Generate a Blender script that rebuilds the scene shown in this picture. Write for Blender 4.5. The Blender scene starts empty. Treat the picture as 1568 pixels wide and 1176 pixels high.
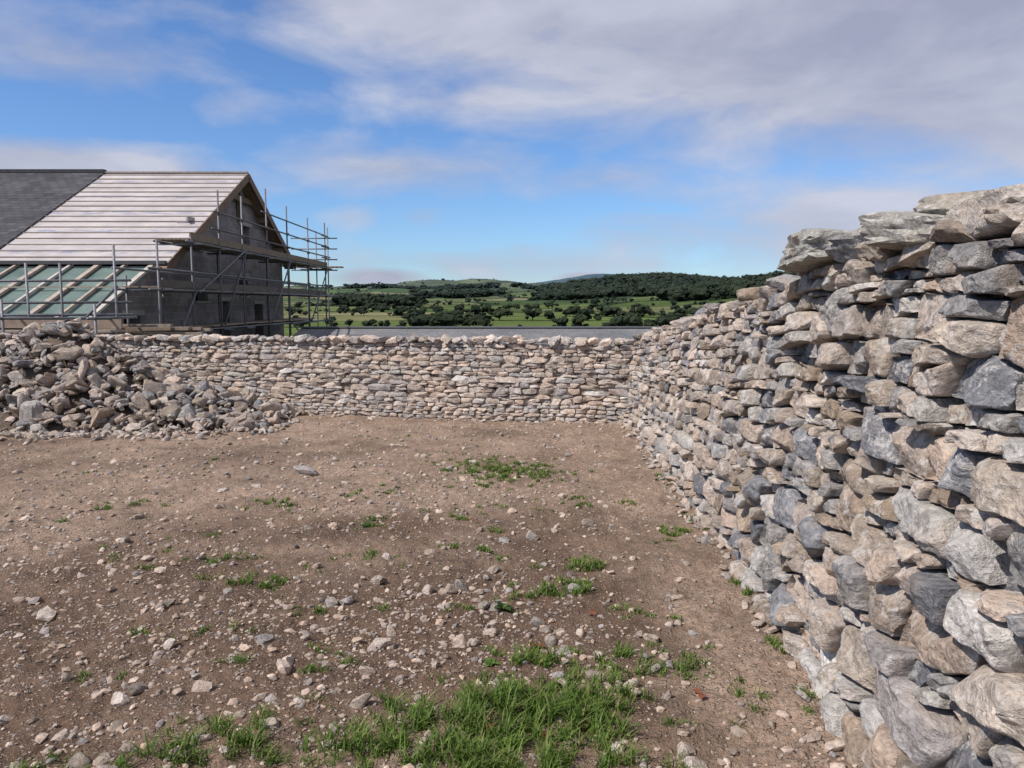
import bpy, math, random, bmesh
import numpy as np
from mathutils import Vector, Matrix
from mathutils.geometry import tessellate_polygon
random.seed(7); rng=np.random.default_rng(11)
scene=bpy.context.scene
scene.view_settings.view_transform='Standard'
try: scene.view_settings.look='None'
except Exception: pass
scene.view_settings.exposure=0

# ------------------------------------------------------------------ noise
def _h(ix,iy,iz):
    n=(ix.astype(np.int64)*374761393+iy.astype(np.int64)*668265263+iz.astype(np.int64)*2147483647)&0xffffffff
    n=((n^(n>>13))*1274126177)&0xffffffff
    n=((n^(n>>16))*2246822519)&0xffffffff
    return ((n^(n>>15))&0xffffff)/float(0xffffff)
def vnoise(p):
    i=np.floor(p).astype(np.int64); f=p-i; f=f*f*(3-2*f)
    r=0
    for dx in (0,1):
        wx=f[:,0] if dx else 1-f[:,0]
        for dy in (0,1):
            wy=f[:,1] if dy else 1-f[:,1]
            for dz in (0,1):
                wz=f[:,2] if dz else 1-f[:,2]
                r=r+_h(i[:,0]+dx,i[:,1]+dy,i[:,2]+dz)*wx*wy*wz
    return r*2-1
def fbm(p,o=4,l=2.1,g=.5):
    a=1;s=0;t=0
    for k in range(o):
        s=s+a*vnoise(p+17.3*k); t+=a; p=p*l; a*=g
    return s/t
def n2(x,y,sc,o=4,z=0.):
    x=np.asarray(x,float);y=np.asarray(y,float)
    return fbm(np.stack([x*sc,y*sc,np.full_like(x,z)],-1),o)
def sst(a,b,x):
    t=np.clip((x-a)/(b-a),0,1); return t*t*(3-2*t)

# ------------------------------------------------------------------ mesh builder
class MB:
    def __init__(s): s.v=[];s.f=[];s.c=[];s.n=0;s.mi=[]
    def add(s,v,faces,col=(1,1,1),mi=0):
        v=np.asarray(v,float).reshape(-1,3); m=len(v)
        c=np.asarray(col,float)
        if c.ndim==1: c=np.tile(c,(m,1))
        s.v.append(v); s.c.append(c)
        for f in (faces if isinstance(faces,list) else [faces]):
            f=np.asarray(f,np.int64)
            if len(f): s.f.append(f+s.n); s.mi.append(np.full(len(f),mi) if np.isscalar(mi) else mi)
        s.n+=m
    def box(s,lo,hi,col=(1,1,1),mi=0):
        x0,y0,z0=lo;x1,y1,z1=hi
        v=[(x0,y0,z0),(x1,y0,z0),(x1,y1,z0),(x0,y1,z0),(x0,y0,z1),(x1,y0,z1),(x1,y1,z1),(x0,y1,z1)]
        s.add(v,np.array([(0,3,2,1),(4,5,6,7),(0,1,5,4),(1,2,6,5),(2,3,7,6),(3,0,4,7)]),col,mi)
    def beam(s,a,b,w,h,col=(1,1,1),up=(0,0,1),mi=0):
        a=np.array(a,float);b=np.array(b,float);d=b-a;d/=np.linalg.norm(d)
        r=np.cross(d,up); r/=np.linalg.norm(r); u=np.cross(r,d)
        v=[]
        for p in (a,b):
            for sx,sy in ((-1,-1),(1,-1),(1,1),(-1,1)): v.append(p+r*sx*w/2+u*sy*h/2)
        s.add(v,np.array([(0,3,2,1),(4,5,6,7),(0,1,5,4),(1,2,6,5),(2,3,7,6),(3,0,4,7)]),col,mi)
    def pipe(s,a,b,r,col=(1,1,1),n=8):
        a=np.array(a,float);b=np.array(b,float);d=b-a;d/=np.linalg.norm(d)
        q=np.array([0,0,1.]) if abs(d[2])<.9 else np.array([1.,0,0])
        e=np.cross(d,q);e/=np.linalg.norm(e);g=np.cross(d,e)
        an=np.arange(n)*2*math.pi/n
        ring=np.cos(an)[:,None]*e*r+np.sin(an)[:,None]*g*r
        v=np.vstack([a+ring,b+ring,[a],[b]])
        i=np.arange(n);j=(i+1)%n
        s.add(v,[np.stack([i,j,j+n,i+n],1),np.stack([j,i,np.full(n,2*n)],1),np.stack([i+n,j+n,np.full(n,2*n+1)],1)],col)
    def build(s,name,mats,smooth=True,parent=None,sharp=None):
        me=bpy.data.meshes.new(name)
        v=np.vstack(s.v); c=np.vstack(s.c)
        me.vertices.add(len(v)); me.vertices.foreach_set('co',v.astype(np.float32).ravel())
        tot=np.concatenate([np.full(len(f),f.shape[1]) for f in s.f])
        lp=np.concatenate([f.ravel() for f in s.f])
        me.loops.add(len(lp)); me.loops.foreach_set('vertex_index',lp.astype(np.int32))
        me.polygons.add(len(tot))
        st=np.concatenate([[0],np.cumsum(tot)[:-1]])
        me.polygons.foreach_set('loop_start',st.astype(np.int32))
        me.polygons.foreach_set('loop_total',tot.astype(np.int32))
        me.polygons.foreach_set('use_smooth',np.full(len(tot),smooth))
        for m in mats: me.materials.append(m)
        me.polygons.foreach_set('material_index',np.concatenate(s.mi).astype(np.int32))
        me.update(calc_edges=True)
        a=me.color_attributes.new('Col','FLOAT_COLOR','POINT')
        cc=np.ones((len(v),4),np.float32); cc[:,:3]=c
        a.data.foreach_set('color',cc.ravel())
        me.validate()
        if sharp: me.set_sharp_from_angle(angle=math.radians(sharp))
        o=bpy.data.objects.new(name,me); scene.collection.objects.link(o)
        if parent: o.parent=parent
        return o
def empty(name):
    e=bpy.data.objects.new(name,None); scene.collection.objects.link(e); return e

# ------------------------------------------------------------------ materials
class NT:
    def __init__(s,tree): s.t=tree; s.L=tree.links
    def n(s,typ,**k):
        nd=s.t.nodes.new(typ)
        for a,b in k.items():
            if a.startswith('_'): setattr(nd,a[1:],b)
            else: 
                key=int(a[1:]) if a[0]=='i' and a[1:].isdigit() else a.replace('__',' ')
                s.set(nd.inputs[key],b)
        return nd
    def set(s,inp,b):
        if isinstance(b,bpy.types.NodeSocket): s.L.new(b,inp)
        else: inp.default_value=b
    def math(s,op,a,b=0.,c=None,clamp=False):
        nd=s.t.nodes.new('ShaderNodeMath'); nd.operation=op; nd.use_clamp=clamp
        s.set(nd.inputs[0],a); s.set(nd.inputs[1],b)
        if c is not None: s.set(nd.inputs[2],c)
        return nd.outputs[0]
    def mix(s,f,a,b,mode='MIX'):
        nd=s.t.nodes.new('ShaderNodeMix'); nd.data_type='RGBA'; nd.blend_type=mode
        s.set(nd.inputs[0],f)
        for i,x in ((6,a),(7,b)):
            if isinstance(x,tuple) and len(x)==3: x=x+(1,)
            s.set(nd.inputs[i],x)
        return nd.outputs[2]
    def ramp(s,f,stops):
        nd=s.t.nodes.new('ShaderNodeValToRGB'); s.L.new(f,nd.inputs[0])
        el=nd.color_ramp.elements
        while len(el)<len(stops): el.new(.5)
        for e,(p,c) in zip(el,stops):
            e.position=p; e.color=(c,c,c,1) if not isinstance(c,tuple) else c+(1,)
        return nd.outputs[0]
def mat(name,rough=.9):
    m=bpy.data.materials.new(name); m.use_nodes=True
    t=NT(m.node_tree); b=m.node_tree.nodes['Principled BSDF']
    b.inputs['Roughness'].default_value=rough
    b.inputs['Specular IOR Level'].default_value=.2
    return m,t,b
def noise(t,vec,scale,detail=4,rough=.55):
    return t.n('ShaderNodeTexNoise',Vector=vec,Scale=scale,Detail=detail,Roughness=rough).outputs[0]
def bump(t,b,h,strength,dist):
    nd=t.n('ShaderNodeBump',Height=h,Strength=strength,Distance=dist)
    t.L.new(nd.outputs[0],b.inputs['Normal']); return nd.outputs[0]

def stone_mat(name,lichen=.5,sc=1.):
    m,t,b=mat(name,.95)
    P=t.n('ShaderNodeNewGeometry').outputs['Position']
    col=t.n('ShaderNodeAttribute',_attribute_name='Col').outputs['Color']
    isl=t.n('ShaderNodeNewGeometry').outputs['Random Per Island']
    off=t.n('ShaderNodeCombineXYZ',X=t.math('MULTIPLY',isl,37.),Y=t.math('MULTIPLY',isl,91.),Z=isl).outputs[0]
    V=t.n('ShaderNodeVectorMath',_operation='ADD',i0=P,i1=off).outputs[0]
    a=noise(t,V,10*sc,5,.65); c2=noise(t,V,42*sc,5,.75)
    rot=t.n('ShaderNodeVectorRotate',Vector=V,Axis=(1,.3,0),Angle=t.math('MULTIPLY',t.math('SUBTRACT',isl,.5),2.0))
    mp=t.n('ShaderNodeMapping',Vector=rot.outputs[0]); mp.inputs['Scale'].default_value=(1,1,3.2)
    s1=noise(t,mp.outputs[0],17*sc,4,.72)
    col=t.mix(1.,col,t.ramp(a,[(.3,.66),(.5,1.05),(.7,1.40)]),'MULTIPLY')
    col=t.mix(.9,col,t.ramp(c2,[(.3,.58),(.5,1.07),(.7,1.48)]),'MULTIPLY')
    col=t.mix(.5,col,t.ramp(s1,[(.3,.60),(.5,1.),(.7,1.35)]),'MULTIPLY')
    tn=noise(t,V,5*sc,3)
    col=t.mix(t.ramp(tn,[(.5,0.),(.66,.34)]),col,(.28,.19,.12))
    ln=noise(t,V,14*sc,6,.78); lm=noise(t,P,2.3,2)
    lf=t.math('MULTIPLY',t.ramp(ln,[(.52,0.),(.60,lichen)]),t.ramp(lm,[(.42,.25),(.58,1.)]))
    col=t.mix(lf,col,(.60,.565,.53))
    t.L.new(col,b.inputs['Base Color'])
    h=t.math('ADD',a,t.math('MULTIPLY',c2,.5))
    h=t.math('ADD',h,t.math('MULTIPLY',s1,.45))
    bump(t,b,h,1.,.03/sc)
    return m
M_stone=stone_mat('dry_stone',.8)
M_rock=stone_mat('loose_rock',.4,1.3)
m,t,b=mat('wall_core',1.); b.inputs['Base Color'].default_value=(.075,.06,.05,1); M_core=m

# dirt
m,t,b=mat('dirt',.97); M_dirt=m
P=t.n('ShaderNodeNewGeometry').outputs['Position']
base=t.n('ShaderNodeAttribute',_attribute_name='Col').outputs['Color']
a=noise(t,P,2.2,5,.62); c=noise(t,P,17,6,.7); d=noise(t,P,90,3,.7)
col=t.mix(1.,base,t.ramp(a,[(.3,.62),(.5,1.),(.7,1.25)]),'MULTIPLY')
col=t.mix(.9,col,t.ramp(c,[(.3,.56),(.5,1.),(.7,1.30)]),'MULTIPLY')
col=t.mix(.8,col,t.ramp(d,[(.3,.60),(.5,1.),(.7,1.34)]),'MULTIPLY')
hs=[]
wob=t.n('ShaderNodeTexNoise',Vector=P,Scale=40.,Detail=1.).outputs[1]
for sc,th,amt in ((46.,.55,.85),(105.,.45,.7)):
    wv=t.n('ShaderNodeVectorMath',_operation='ADD',i0=P,i1=t.n('ShaderNodeVectorMath',_operation='SCALE',i0=wob,Scale=.9/sc).outputs[0]).outputs[0]
    v=t.n('ShaderNodeTexVoronoi',Vector=wv,Scale=sc)
    sep=t.n('ShaderNodeSeparateColor',Color=v.outputs['Color'])
    on=t.math('GREATER_THAN',sep.outputs[0],th)
    sh=t.ramp(v.outputs['Distance'],[(.28,1.),(.46,0.)])
    mk=t.math('MULTIPLY',on,sh)
    pc=t.mix(sep.outputs[1],(.20,.155,.12),(.43,.34,.275))
    col=t.mix(t.math('MULTIPLY',mk,amt),col,pc)
    hs.append(t.math('MULTIPLY',mk,22./sc))
t.L.new(col,b.inputs['Base Color'])
h=t.math('ADD',hs[0],hs[1])
h=t.math('ADD',h,t.math('MULTIPLY',c,1.1)); h=t.math('ADD',h,t.math('MULTIPLY',d,.35))
bump(t,b,h,1.,.027)

m,t,b=mat('fields',1.); M_field=m
P=t.n('ShaderNodeNewGeometry').outputs['Position']
base=t.n('ShaderNodeAttribute',_attribute_name='Col').outputs['Color']
a=noise(t,P,.012,5,.6); c=noise(t,P,.08,4,.7)
col=t.mix(.6,base,t.ramp(a,[(.3,.7),(.5,1.),(.7,1.25)]),'MULTIPLY')
col=t.mix(.4,col,t.ramp(c,[(.3,.7),(.5,1.),(.7,1.25)]),'MULTIPLY')
t.L.new(col,b.inputs['Base Color']); b.inputs['Specular IOR Level'].default_value=0.

def vcol_mat(name,rough=.8,nsc=None,trans=0.,amt=.5,bmp=0.,bd=.01):
    m,t,b=mat(name,rough)
    col=t.n('ShaderNodeAttribute',_attribute_name='Col').outputs['Color']
    P=t.n('ShaderNodeNewGeometry').outputs['Position']
    if nsc:
        a=noise(t,P,nsc,4,.65)
        col=t.mix(amt,col,t.ramp(a,[(.3,.6),(.5,1.),(.7,1.3)]),'MULTIPLY')
        if bmp: bump(t,b,a,bmp,bd)
    t.L.new(col,b.inputs['Base Color'])
    if trans:
        tr=t.n('ShaderNodeBsdfTranslucent',Color=col)
        mx=t.n('ShaderNodeMixShader',i0=trans,i1=b.outputs[0],i2=tr.outputs[0])
        t.L.new(mx.outputs[0],m.node_tree.nodes['Material Output'].inputs[0])
    return m
M_peb=vcol_mat('gravel',.95,70,0,.9,.8,.004)
M_grass=vcol_mat('grass_blades',.7,6,.3)
M_tree=vcol_mat('tree_foliage',.95,.4,.0,.7)
M_wood=vcol_mat('timber',.8,7,0,.6,.3,.01)
M_metal=vcol_mat('scaffold_tube',.55,12,0,.5)
M_metal.node_tree.nodes['Principled BSDF'].inputs['Metallic'].default_value=.35

m,t,b=mat('block_wall',.95); M_block=m
P=t.n('ShaderNodeNewGeometry').outputs['Position']
sp=t.n('ShaderNodeSeparateXYZ',Vector=P)
uv=t.n('ShaderNodeCombineXYZ',X=t.math('ADD',sp.outputs[1],sp.outputs[0]),Y=sp.outputs[2]).outputs[0]
br=t.n('ShaderNodeTexBrick',Vector=uv,Scale=1.,Color1=(.19,.172,.18,1),Color2=(.27,.243,.252,1),Mortar=(.30,.28,.28,1),Mortar__Size=.010,Brick__Width=.45,Row__Height=.225)
a=noise(t,P,1.3,5,.7)
col=t.mix(.8,br.outputs[0],t.ramp(a,[(.3,.6),(.5,1.),(.7,1.35)]),'MULTIPLY')
t.L.new(col,b.inputs['Base Color']); bump(t,b,br.outputs[1],-.5,.01)
m,t,b=mat('roof_membrane',.7); M_memb=m
P=t.n('ShaderNodeNewGeometry').outputs['Position']
sp=t.n('ShaderNodeSeparateXYZ',Vector=P)
a=noise(t,P,1.1,5,.6)
col=t.mix(t.ramp(a,[(.35,0.),(.65,1.)]),(.36,.335,.335),(.48,.445,.435))
lap=t.math('FRACT',t.math('MULTIPLY',sp.outputs[1],.74))
col=t.mix(t.ramp(lap,[(.0,.5),(.10,.5),(.13,.0)]),col,(.30,.275,.285))
s1=t.n('ShaderNodeCombineXYZ',X=t.math('MULTIPLY',sp.outputs[0],1.),Y=t.math('MULTIPLY',sp.outputs[1],6.)).outputs[0]
pn=noise(t,s1,1.6,2,.5)
row=t.ramp(t.math('ABSOLUTE',t.math('SUBTRACT',lap,.55)),[(.07,1.),(.10,0.)])
col=t.mix(t.math('MULTIPLY',t.math('MULTIPLY',row,t.ramp(pn,[(.50,0.),(.55,1.)])),.7),col,(.20,.22,.32))
t.L.new(col,b.inputs['Base Color'])
m,t,b=mat('roof_slate',.7); M_slate=m
P=t.n('ShaderNodeNewGeometry').outputs['Position']
sp=t.n('ShaderNodeSeparateXYZ',Vector=P)
uv=t.n('ShaderNodeCombineXYZ',X=sp.outputs[0],Y=t.math('MULTIPLY',sp.outputs[1],1.12)).outputs[0]
br=t.n('ShaderNodeTexBrick',Vector=uv,Scale=1.,Color1=(.045,.045,.052,1),Color2=(.08,.077,.085,1),Mortar=(.02,.02,.022,1),Mortar__Size=.012,Brick__Width=.32,Row__Height=.24)
a=noise(t,P,.9,5,.7)
col=t.mix(.7,br.outputs[0],t.ramp(a,[(.3,.6),(.5,1.),(.7,1.4)]),'MULTIPLY')
t.L.new(col,b.inputs['Base Color']); bump(t,b,br.outputs[1],-.7,.02)
m,t,b=mat('green_roof_panel',.4); M_green=m
P=t.n('ShaderNodeNewGeometry').outputs['Position']
a=noise(t,P,1.2,4,.6)
t.L.new(t.mix(t.ramp(a,[(.35,0.),(.65,1.)]),(.085,.13,.115),(.16,.215,.195)),b.inputs['Base Color'])
m,t,b=mat('shed_sheeting',.8); M_sheet=m
P=t.n('ShaderNodeNewGeometry').outputs['Position']
a=noise(t,P,.8,6,.7); a2=noise(t,P,9.,4,.7)
t.L.new(t.mix(.7,t.mix(t.ramp(a,[(.3,0.),(.7,1.)]),(.10,.105,.115),(.20,.20,.205)),t.ramp(a2,[(.3,.6),(.7,1.4)]),'MULTIPLY'),b.inputs['Base Color'])
bump(t,b,a2,.6,.04)

# ------------------------------------------------------------------ terrain
WALLR_Y=np.array([-4.,2.5,3.9,5.,8.,11.8,12.4]); WALLR_X=np.array([.95,1.235,1.37,1.43,1.6,1.77,1.79])
def farwall_y(x): return 11.9+(1.95-x)*.224
def gz(X,Y,fine=True):
    X=np.asarray(X,float);Y=np.asarray(Y,float)
    r=np.hypot(X,Y); t=X/np.maximum(Y,1.)
    front=sst(-5,60,Y)
    z=-.027*(np.clip(Y,-5,13)-2.5)
    s0=17+30*(1-sst(-10,-5,X))
    z=z-9*sst(0,1,(Y-s0)/110.)
    z=z+front*np.interp(r,[350,850,1250,1700,2300,2700,3400,9500],[0,5.,15,34,56,66,50,40])
    amp=np.interp(r,[60,300,900,1700,2600,5000],[0,.5,2.5,9,15,14])
    z=z+amp*front*(n2(X,Y,1/320.,4)*1.6+ n2(X,Y,1/90.,3,5.)*.6)
    z=z+30*np.exp(-((t+.035)/.10)**2)*np.exp(-((r-2600)/350)**2)*front
    z=z+150*np.exp(-((t-.13)/.17)**2)*np.exp(-((r-5200)/900)**2)*front
    z=z+29*np.exp(-((t-.18)/.16)**2)*np.exp(-((r-1500)/230)**2)*front
    z=z+25*np.exp(-((t-.36)/.14)**2)*np.exp(-((r-1000)/170)**2)*front
    near=1-sst(14,40,r)
    z=z+near*.03*n2(X,Y,.9,3)
    if fine:
        nn=1-sst(12,18,r)
        z=z+nn*(.028*n2(X,Y,5.,3,3.)+.017*n2(X,Y,17.,3,8.))
    return z
fs=[]
for iy in range(34):
    d=130*1.085**iy
    for ix in range(-16,17):
        w=145+d*.05
        fs.append((ix*w+rng.uniform(-.4,.4)*w+iy*37, 60+iy*(78+iy*1.8)+rng.uniform(-.35,.35)*65))
fs=np.array(fs); fs[:,0]*=.42
pal=np.array([(.075,.108,.036),(.105,.135,.05),(.053,.082,.031),(.15,.15,.075),(.09,.122,.042),(.125,.135,.065),(.066,.096,.036),(.18,.172,.095)])
fcol=pal[rng.integers(0,len(pal),len(fs))]*rng.uniform(.85,1.1,(len(fs),1))
def fieldinfo(X,Y):
    ids=np.zeros(len(X),int);e=np.zeros(len(X))
    for k in range(0,len(X),20000):
        x=X[k:k+20000]*.42;y=Y[k:k+20000]
        D=(x[:,None]-fs[None,:,0])**2+(y[:,None]-fs[None,:,1])**2
        pr=np.argpartition(D,1,axis=1)[:,:2]
        d=np.sqrt(np.take_along_axis(D,pr,1)); o=np.argsort(d,1)
        pr=np.take_along_axis(pr,o,1); d=np.take_along_axis(d,o,1)
        ids[k:k+20000]=pr[:,0]; e[k:k+20000]=d[:,1]-d[:,0]
    return ids,e
def woodmask(X,Y):
    r=np.hypot(X,Y); t=X/np.maximum(Y,1.)
    w=n2(X,Y,1/120.,3,2.)
    a=(np.exp(-((t-.185)/.175)**4)*np.exp(-((r-1430)/230)**4))
    b=(np.exp(-((t-.37)/.17)**4)*np.exp(-((r-970)/120)**4))
    c=(np.exp(-((t+.17)/.06)**4)*np.exp(-((r-1050)/110)**4))
    d=(np.exp(-((t-.0)/.28)**4)*np.exp(-((r-2050)/90)**4))*.62
    f=(np.exp(-((t+.06)/.09)**4)*np.exp(-((r-1500)/60)**4))*.6
    return np.maximum.reduce([a,b,c,d,f])+w*.35

ang=np.concatenate([np.arange(-38,38.01,.13),np.arange(42,322,4.)])*math.pi/180
rr=[.5,1.]
r=1.5
while r<15: rr.append(r); r*=1.0065
while r<400: rr.append(r); r*=1.03
rsplit=len(rr)
while r<9500: rr.append(r); r*=1.0085
rr.append(9500); rr=np.array(rr)
A,R=np.meshgrid(ang,rr); X=(R*np.sin(A)).ravel(); Y=(R*np.cos(A)).ravel()
nC=len(ang); nR=len(rr)
Z=gz(X,Y)
C=np.zeros((len(X),3))
rad=R.ravel()
nm=rad<60
light=np.array([.32,.228,.168]); dark=np.array([.135,.086,.058])
q=n2(X[nm],Y[nm],.55,4,9.)*1.3+.4*n2(X[nm],Y[nm],2.1,3,19.)
f=sst(-.5,.65,q+ (Y[nm]-5.8)*.10 + sst(.2,1.1,X[nm])*.5)
C[nm]=dark+(light-dark)*f[:,None]
fm=~nm
ids,e=fieldinfo(X[fm],Y[fm])
cf=fcol[ids]
rf=rad[fm]
hill=sst(1700,2300,rf)[:,None]
rough=np.array([.10,.115,.052])*(1+.9*n2(X[fm],Y[fm],1/110.,4,4.))[:,None]
cf=cf*(1-hill)+rough*hill
hedge=(e<4+rf*.004)&(rf<2300)
cf[hedge]=(.025,.035,.018)
wm=woodmask(X[fm],Y[fm])>.5
cf[wm]=(.02,.030,.017)
haze_mix=(sst(200,5500,rf)*.85)[:,None]  # aerial haze painted into the field and hill colour, bluer with distance
cf=cf*(1-haze_mix)+np.array([.06,.10,.145])*haze_mix
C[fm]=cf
ing=(Y>farwall_y(X)+.4)|(X>np.interp(Y,WALLR_Y,WALLR_X)+.5)
gm=nm&ing; C[gm]=(.09,.12,.04)
def grid_faces(r0,r1):
    i=np.arange(r0,r1-1)[:,None]*nC; j=np.arange(nC)[None,:]; k=(j+1)%nC
    a=i+j;b=i+k
    return np.stack([a,b,b+nC,a+nC],-1).reshape(-1,4)[:,::-1]
V=np.stack([X,Y,Z],1)
g=MB(); F=grid_faces(0,rsplit)
mi=((rad[F[:,0]]>60)|ing[F[:,0]]).astype(int)
nv=rsplit*nC
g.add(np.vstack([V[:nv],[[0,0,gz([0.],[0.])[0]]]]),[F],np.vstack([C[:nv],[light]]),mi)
i=np.arange(nC); g.f.append(np.stack([i,np.full(nC,nv),(i+1)%nC],1)); g.mi.append(np.zeros(nC,int))
g.build('ground',[M_dirt,M_field])
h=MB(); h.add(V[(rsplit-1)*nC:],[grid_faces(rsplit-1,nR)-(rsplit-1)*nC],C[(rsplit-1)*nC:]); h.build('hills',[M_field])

# ------------------------------------------------------------------ rocks
def ico(sub):
    bm=bmesh.new(); bmesh.ops.create_icosphere(bm,subdivisions=sub,radius=1)
    v=np.array([x.co[:] for x in bm.verts]); f=np.array([[w.index for w in p.verts] for p in bm.faces]); bm.free(); return v,f
ICO={s:ico(s) for s in (1,2,3,4)}
def rock_variants(sub,n,dims=(1,.75,.5),rough=.06,planes=9,p=45.):
    out=[]; v,f=ICO[sub]
    for k in range(n):
        B=np.vstack([np.eye(3),-np.eye(3)])+rng.normal(0,.22,(6,3))
        N=np.vstack([B,rng.normal(size=(planes,3))]); N/=np.linalg.norm(N,axis=1)[:,None]
        d=np.concatenate([rng.uniform(.62,.85,6),rng.uniform(.75,1.1,planes)])
        dot=v@N.T
        rad_=np.where(dot>.05,d/np.maximum(dot,.05),9.)
        rd=(np.sum(rad_**-p,1)+1.25**-p)**(-1/p)
        w=v*rd[:,None]
        w=w*(1+rough*fbm(w*3.2+k*13.,4))[:,None]
        w=w*np.array(dims)*rng.uniform(.85,1.15,3)
        out.append((w,f))
    return out
def rotm(n,flat=.35):
    a=rng.uniform(0,2*math.pi,n); tx=rng.normal(0,flat,n); ty=rng.normal(0,flat,n)
    ca,sa=np.cos(a),np.sin(a)
    Rz=np.zeros((n,3,3));Rz[:,0,0]=ca;Rz[:,0,1]=-sa;Rz[:,1,0]=sa;Rz[:,1,1]=ca;Rz[:,2,2]=1
    Rx=np.zeros((n,3,3));Rx[:,0,0]=1;Rx[:,1,1]=np.cos(tx);Rx[:,1,2]=-np.sin(tx);Rx[:,2,1]=np.sin(tx);Rx[:,2,2]=np.cos(tx)
    Ry=np.zeros((n,3,3));Ry[:,1,1]=1;Ry[:,0,0]=np.cos(ty);Ry[:,0,2]=np.sin(ty);Ry[:,2,0]=-np.sin(ty);Ry[:,2,2]=np.cos(ty)
    return Rx@Ry@Rz
def scatter(mb,variants,pos,size,cols,flat=.35):
    n=len(pos); Rm=rotm(n,flat); vid=rng.integers(0,len(variants),n)
    for k,(v,f) in enumerate(variants):
        s=np.where(vid==k)[0]
        if not len(s): continue
        W=np.einsum('nij,vj->nvi',Rm[s],v)*size[s][:,None,None]+pos[s][:,None,:]
        FF=(f[None]+(np.arange(len(s))*len(v))[:,None,None]).reshape(-1,3)
        mb.add(W.reshape(-1,3),[FF],np.repeat(cols[s],len(v),0))
PAL_B=np.array([(.38,.295,.235),(.42,.335,.275),(.34,.28,.235),(.31,.27,.245),(.39,.325,.275),(.27,.225,.19),(.46,.39,.335),(.27,.245,.235)])
PAL_G=np.array([(.32,.295,.27),(.28,.265,.25),(.37,.315,.265),(.23,.22,.215),(.34,.285,.235),(.145,.145,.155),(.47,.435,.40),(.29,.225,.17),(.39,.33,.285),(.185,.185,.195),(.35,.33,.31),(.25,.205,.165)])
def pick(palette,n,var=.14):
    return palette[rng.integers(0,len(palette),n)]*rng.uniform(1-var,1+var,(n,1))

def yard_pts(n,ymin,ymax,xl=-1.05):
    Yp=np.exp(rng.uniform(math.log(ymin),math.log(ymax),n))
    Xr=np.interp(Yp,WALLR_Y,WALLR_X)
    Xp=rng.uniform(0,1,n)*(Xr+.0-xl*Yp)+xl*Yp
    ok=Yp<farwall_y(Xp)-.05
    return Xp[ok],Yp[ok]
mb=MB()
Xp,Yp=yard_pts(30000,1.9,14)
dens=sst(-.45,.5,n2(Xp,Yp,.8,3,21.)+.05)
path=sst(.25,.9,Xp-(np.interp(Yp,WALLR_Y,WALLR_X)-1.2))
keep=rng.uniform(0,1,len(Xp))<(.2+.8*dens)*(1-.45*path)
Xp,Yp=Xp[keep],Yp[keep]; n=len(Xp)
s=.007*(1/rng.uniform(.03,1,n))**.5*(.75+.055*Yp)
s=np.minimum(s,.042)
pos=np.stack([Xp,Yp,gz(Xp,Yp)+s*.1],1)
scatter(mb,rock_variants(1,12,(1,.78,.58),.05,5),pos,s,pick(PAL_B*np.array([.97,.93,.9]),n,.25))
mb.build('gravel',[M_peb],smooth=False)
mb=MB()
Xp,Yp=yard_pts(2700,2.0,13.5)
keep=rng.uniform(0,1,len(Xp))<(.2+.8*sst(-.3,.5,n2(Xp,Yp,.7,3,33.)))*(1-.75*sst(.2,.9,Xp-(np.interp(Yp,WALLR_Y,WALLR_X)-1.3)))
Xp,Yp=Xp[keep],Yp[keep]; n=len(Xp)
s=np.minimum(.018*(1/rng.uniform(.05,1,n))**.45,.06)
pos=np.stack([Xp,Yp,gz(Xp,Yp)+s*.14],1)
scatter(mb,rock_variants(2,16,(1,.78,.55),.10),pos,s,pick(PAL_B*1.0,n,.2))
P0=np.array([(-2.15,7.9,.11),(.62,2.62,.045),(-.25,3.55,.05),(-.05,5.4,.05),(.15,5.5,.065),(-1.35,5.7,.05),(-1.6,3.0,.05),(-.62,3.55,.055),(-1.2,3.6,.05),(-2.3,2.9,.05),(-.8,4.5,.05),(.5,3.1,.04),(-.35,4.3,.05),(-.15,4.05,.05),(-1.9,4.1,.05),(-.6,2.95,.05),(-2.6,3.6,.05)])
pos=np.stack([P0[:,0],P0[:,1],gz(P0[:,0],P0[:,1])+P0[:,2]*.2],1)
scatter(mb,rock_variants(3,8,(1,.78,.6),.1),pos,P0[:,2],pick(PAL_B,len(P0)))
mb.build('loose_stones',[M_rock],sharp=32)

# --- rubble pile
def pile_h(x,y):
    H=np.interp(x,[-11,-9.5,-8.2,-7.6,-7.1,-6.7,-6.3,-5.8,-5.,-4.2,-3.6],[.35,.7,1.1,1.42,1.58,1.32,1.02,.78,.48,.22,0])
    cy=12.45; w=np.where(y<cy,1.75,1.6)
    p=np.clip(1-np.abs(y-cy)/w,0,1)
    return H*np.minimum(p*1.12,1)**.9
gx,gy=np.meshgrid(np.linspace(-11,-3.5,90),np.linspace(10.6,14.2,44))
hh=pile_h(gx.ravel(),gy.ravel())+gz(gx.ravel(),gy.ravel())-.12+.06*n2(gx.ravel(),gy.ravel(),3.,3)
par=empty('rubble_pile')
mb=MB(); i=np.arange(43)[:,None]*90+np.arange(89)[None]; i=i.ravel()
mb.add(np.stack([gx.ravel(),gy.ravel(),hh],1),[np.stack([i,i+1,i+91,i+90],1)],(.13,.10,.08)); mb.build('rubble_fill',[M_dirt],parent=par)
mb=MB()
n=3400
Xp=rng.uniform(-11,-3.5,n); Yp=rng.uniform(10.6,13.9,n)
hp=pile_h(Xp,Yp); ok=(hp>.03)|(rng.uniform(0,1,n)<.2); ok&=Yp<farwall_y(Xp)-.1
Xp,Yp,hp=Xp[ok],Yp[ok],hp[ok]; n=len(Xp)
s=np.clip(rng.lognormal(math.log(.075),.5,n),.03,.22)
pos=np.stack([Xp,Yp,hp+gz(Xp,Yp)+rng.uniform(-.06,.06,n)],1)
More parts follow.
